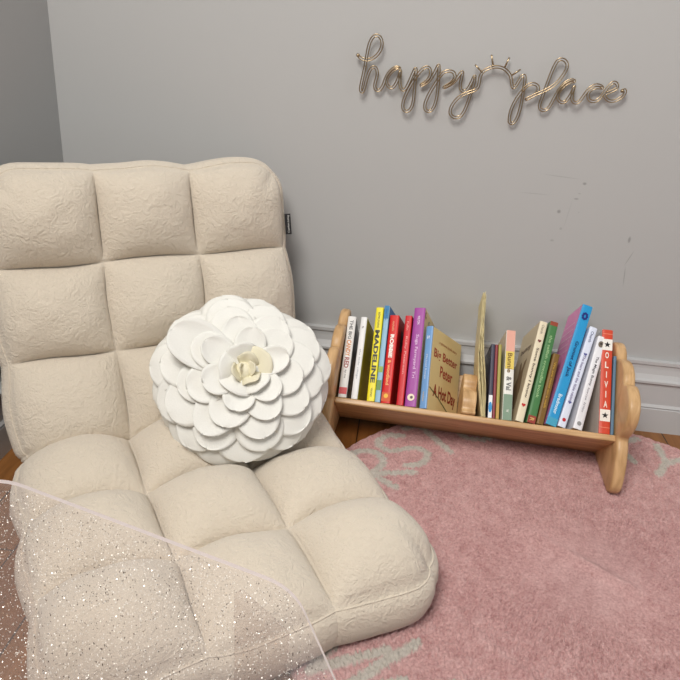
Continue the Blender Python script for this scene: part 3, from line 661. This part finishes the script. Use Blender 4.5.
def petal(a0, s_tip, Lp, Wp, off, lift, cup, seed, fold=0., mat=None):
    nu, nv = 10, 12; V = []; F = []
    for i in range(nv+1):
        q = math.sin(i/nv*PI/2)                   # 0 root .. 1 tip
        hwid = Wp/2*math.sqrt(max(0, 1-((q-.50)/.5)**2)) if q > .5 else Wp/2*(.72+.28*math.sin(q*PI))
        for j in range(nu+1):
            p = j/nu*2-1
            s = s_tip-Lp+Lp*q
            # rounded tip: side samples stay, rows shrink
            x = p*max(hwid, .0004)
            sc = max(s, .004)
            r_eff = RP*math.sin(min(sc/(RP*1.22)*(PI/2), PI/2))
            a = a0+math.atan2(x, max(r_eff, .022))
            o_ = off+lift*q*q+cup*(p*p)*(hwid/(Wp/2))*(.3+q)+.0011*noise.noise(Vector((p*2, q*2, seed)))+.001*math.sin(seed+q*6+p*2)
            dd = math.hypot(max(r_eff, .022), x)-max(r_eff, .022)
            P, n = dome(sc+dd*.6, a, o_)
            V.append(P)
    for i in range(nv):
        for j in range(nu):
            k = i*(nu+1)+j; F.append((k, k+1, k+nu+2, k+nu+1))
    o = mesh_obj('petal', V, F, mat or M_felt, rose, True)
    sm = o.modifiers.new('thick', 'SOLIDIFY'); sm.thickness = .0016; sm.offset = 1
    return o
rings = [(.205, 14, .095, .092, .001, .003, .000), (.184, 13, .095, .090, .004, .005, 0), (.162, 12, .092, .088, .007, .006, .0), (.139, 11, .088, .084, .0105, .008, .001),
         (.116, 10, .080, .078, .014, .009, .001), (.092, 8, .072, .072, .018, .012, .002), (.070, 7, .056, .062, .0205, .013, .004), (.052, 6, .040, .048, .022, .016, .007)]
for k, (st, n, L_, W_, off, lift, cup) in enumerate(rings):
    for i in range(n):
        a = 2*PI*(i+.5*(k % 2))/n+.12*k+random.uniform(-.05, .05)
        big = 0
        if k == 5 and abs((a-2.2+PI) % (2*PI)-PI) < .4: big = .022
        petal(a, st+random.uniform(-.005, .005), L_, W_*random.uniform(.95, 1.08), off+.0011*(i % 3), lift+random.uniform(0, .003)+big, cup+big*.5, i*3.1+k*7.7)
bm = bmesh.new(); bmesh.ops.create_uvsphere(bm, u_segments=16, v_segments=10, radius=1)
for v in bm.verts: v.co = Vector((v.co.x*.016, v.co.y*.016, v.co.z*.018+HZ+.016))
bm_obj('bud', bm, M_feltc, rose, True)
# cupped heart of the rose
def curl(a0, r, h, w, tilt, seed, mat):
    nu, nv = 10, 8; V = []; F = []
    for i in range(nv+1):
        q = i/nv
        for j in range(nu+1):
            p = j/nu*2-1; a = a0+p*w
            top = h*(1-.8*abs(p)**2.4)
            rad = r*(.45+.7*q**.8)+tilt*q*q+.0035*noise.noise(Vector((p*1.3+seed, q*1.5, seed)))
            V.append(Vector((rad*math.cos(a)+.0015*noise.noise(Vector((p*3, q*3, seed))), rad*math.sin(a), HZ-.002+.021+top*q+.0015*noise.noise(Vector((p*3, q*3, seed+5))))))
    for i in range(nv):
        for j in range(nu):
            k = i*(nu+1)+j; F.append((k, k+1, k+nu+2, k+nu+1))
    o = mesh_obj('petal', V, F, mat, rose, True); s = o.modifiers.new('thick', 'SOLIDIFY'); s.thickness = .0015; s.offset = 0
for (a0, r, h, w, ti) in [(.5, .027, .018, .85, .013), (1.8, .029, .022, .7, .010), (2.9, .026, .020, .75, .014), (4.1, .028, .019, .8, .012), (5.4, .027, .022, .7, .011), (1.2, .017, .025, .9, .006), (3.4, .016, .027, .95, .004), (5.3, .017, .024, .8, .007), (.1, .009, .027, 1.1, .004), (2.9, .008, .029, 1.2, .001)]:
    curl(a0, r, h, w, ti, a0*5, M_felt if (r > .024 and a0 > 1.5) else M_feltc)

# ------------------------------------------------------------------ clear glitter table in the near corner
ZT = .45; TH = .0035
side = .257; ang0 = math.radians(-16.7); corners = []; p = Vector((.430, -.9885))
for k in range(8):
    corners.append(p.copy()); a = ang0-k*PI/4; p = p+Vector((math.cos(a), math.sin(a)))*side
TC = sum(corners, Vector((0, 0)))/8
outl = []
for k in range(8):
    c = corners[k]; a, b = corners[k-1], corners[(k+1) % 8]
    d1 = (a-c).normalized(); d2 = (b-c).normalized(); rr_ = .022
    s, e = c+d1*rr_, c+d2*rr_
    for j in range(7):
        t = j/6; outl.append(s*(1-t)**2+c*2*t*(1-t)+e*t*t)
table = empty('glitter_table', Matrix.Translation((TC.x, TC.y, 0)), 'clear acrylic table flecked with silver glitter in the near left corner', 'table')
n = len(outl); V = [(p.x-TC.x, p.y-TC.y, ZT) for p in outl]+[(p.x-TC.x, p.y-TC.y, ZT-TH) for p in outl]
tt = mesh_obj('table_top', V, [tuple(range(n))[::-1], tuple(range(n, 2*n))], M_acr, table)
mesh_obj('cut_edge', V, [(i, (i+1) % n, n+(i+1) % n, n+i) for i in range(n)], M_acre, tt)
for k in (0, 1, 3, 4, 6):
    if k == 6: continue
    c = corners[k]; inn = (TC-c).normalized(); c2 = c+inn*.028; tg_ = Vector((-inn.y, inn.x))
    bm = bmesh.new(); add_box(bm, -.024, .024, -.004, .004, 0, ZT-TH, .0015)
    o = bm_obj('leg', bm, M_acrl, table); o.matrix_local = Matrix.Translation((c2.x-TC.x, c2.y-TC.y, 0)) @ Matrix.Rotation(math.atan2(tg_.y, tg_.x), 4, 'Z')
NG = 110000
pts = []
C8 = np.array([c[:] for c in corners]); tc_ = np.array(TC[:])
g = rng.uniform(-.32, .32, (NG*2, 2)); ok = np.ones(len(g), bool)
for k in range(8):
    m_ = (C8[k]+C8[(k+1) % 8])/2-tc_; L_ = np.linalg.norm(m_); ok &= (g@(m_/L_)) < L_-.004
g = g[ok][:NG]; n = len(g)
sz = rng.uniform(.00016, .00044, n); zc = rng.uniform(ZT-TH+.0008, ZT-.0008, n)
tx = rng.normal(0, .9, n); ty = rng.normal(0, .9, n); rot = rng.uniform(0, PI, n)
Vg = np.zeros((n, 4, 3))
for q in range(4):
    a = rot+q*PI/2; lx, ly = np.cos(a)*sz, np.sin(a)*sz
    Vg[:, q, 0] = g[:, 0]+lx; Vg[:, q, 1] = g[:, 1]+ly; Vg[:, q, 2] = np.clip(zc+lx*tx+ly*ty, ZT-TH+.0002, ZT-.0002)
me = bpy.data.meshes.new('glitter'); Vg = Vg.reshape(-1, 3)
me.vertices.add(len(Vg)); me.vertices.foreach_set('co', Vg.ravel()); me.loops.add(len(Vg)); me.loops.foreach_set('vertex_index', np.arange(len(Vg)))
me.polygons.add(n); me.polygons.foreach_set('loop_start', np.arange(n)*4); me.polygons.foreach_set('loop_total', np.full(n, 4)); me.update(calc_edges=True)
me.materials.append(M_glit); me.materials.append(M_glit2); me.polygons.foreach_set('material_index', (rng.random(n) < .33).astype(np.int32)); go = bpy.data.objects.new('glitter_flakes', me); link(go, table); tag(go, 'silver glitter flakes set in the clear sheet', kind='stuff')

# ------------------------------------------------------------------ light and camera
def area(name, loc, target, sx, sy, power, color):
    l = bpy.data.lights.new(name, 'AREA'); l.shape = 'RECTANGLE'; l.size = sx; l.size_y = sy; l.energy = power; l.color = color
    o = bpy.data.objects.new(name, l); COL.objects.link(o); o.location = loc
    o.rotation_euler = (Vector(target)-Vector(loc)).to_track_quat('-Z', 'Y').to_euler(); return o
area('window_daylight', (.2, -1.75, 2.3), (1.2, -.6, .35), 1.1, 1.0, 72, (1, .965, .915))
area('right_fill_light', (3.2, -1.5, 1.5), (.9, -.3, .3), 1.0, 1.0, 9, (.97, .98, 1))  # weak fill lamp added on the right, no known window behind it
w = bpy.data.worlds.new('World'); scene.world = w; w.use_nodes = True
w.node_tree.nodes['Background'].inputs[0].default_value = (.97, .98, 1, 1); w.node_tree.nodes['Background'].inputs[1].default_value = .25
cam = bpy.data.cameras.new('camera'); co = bpy.data.objects.new('camera', cam); COL.objects.link(co)
cam.sensor_width = 36; cam.lens = 36; cam.clip_start = .02
r_ = Vector((.99209476, .10550013, .0679538)); u_ = Vector((-.10600399, .41471324, .90375665)); f_ = Vector((-.0671651, .90381561, -.42261826))
co.matrix_world = Matrix.Translation((.719418, -1.4, .791392)) @ Matrix((r_, u_, -f_)).transposed().to_4x4()
scene.camera = co
vs = scene.view_settings; vs.view_transform = 'Standard'; vs.look = 'None'; vs.gamma = 1; vs.use_curve_mapping = False; vs.exposure = 0
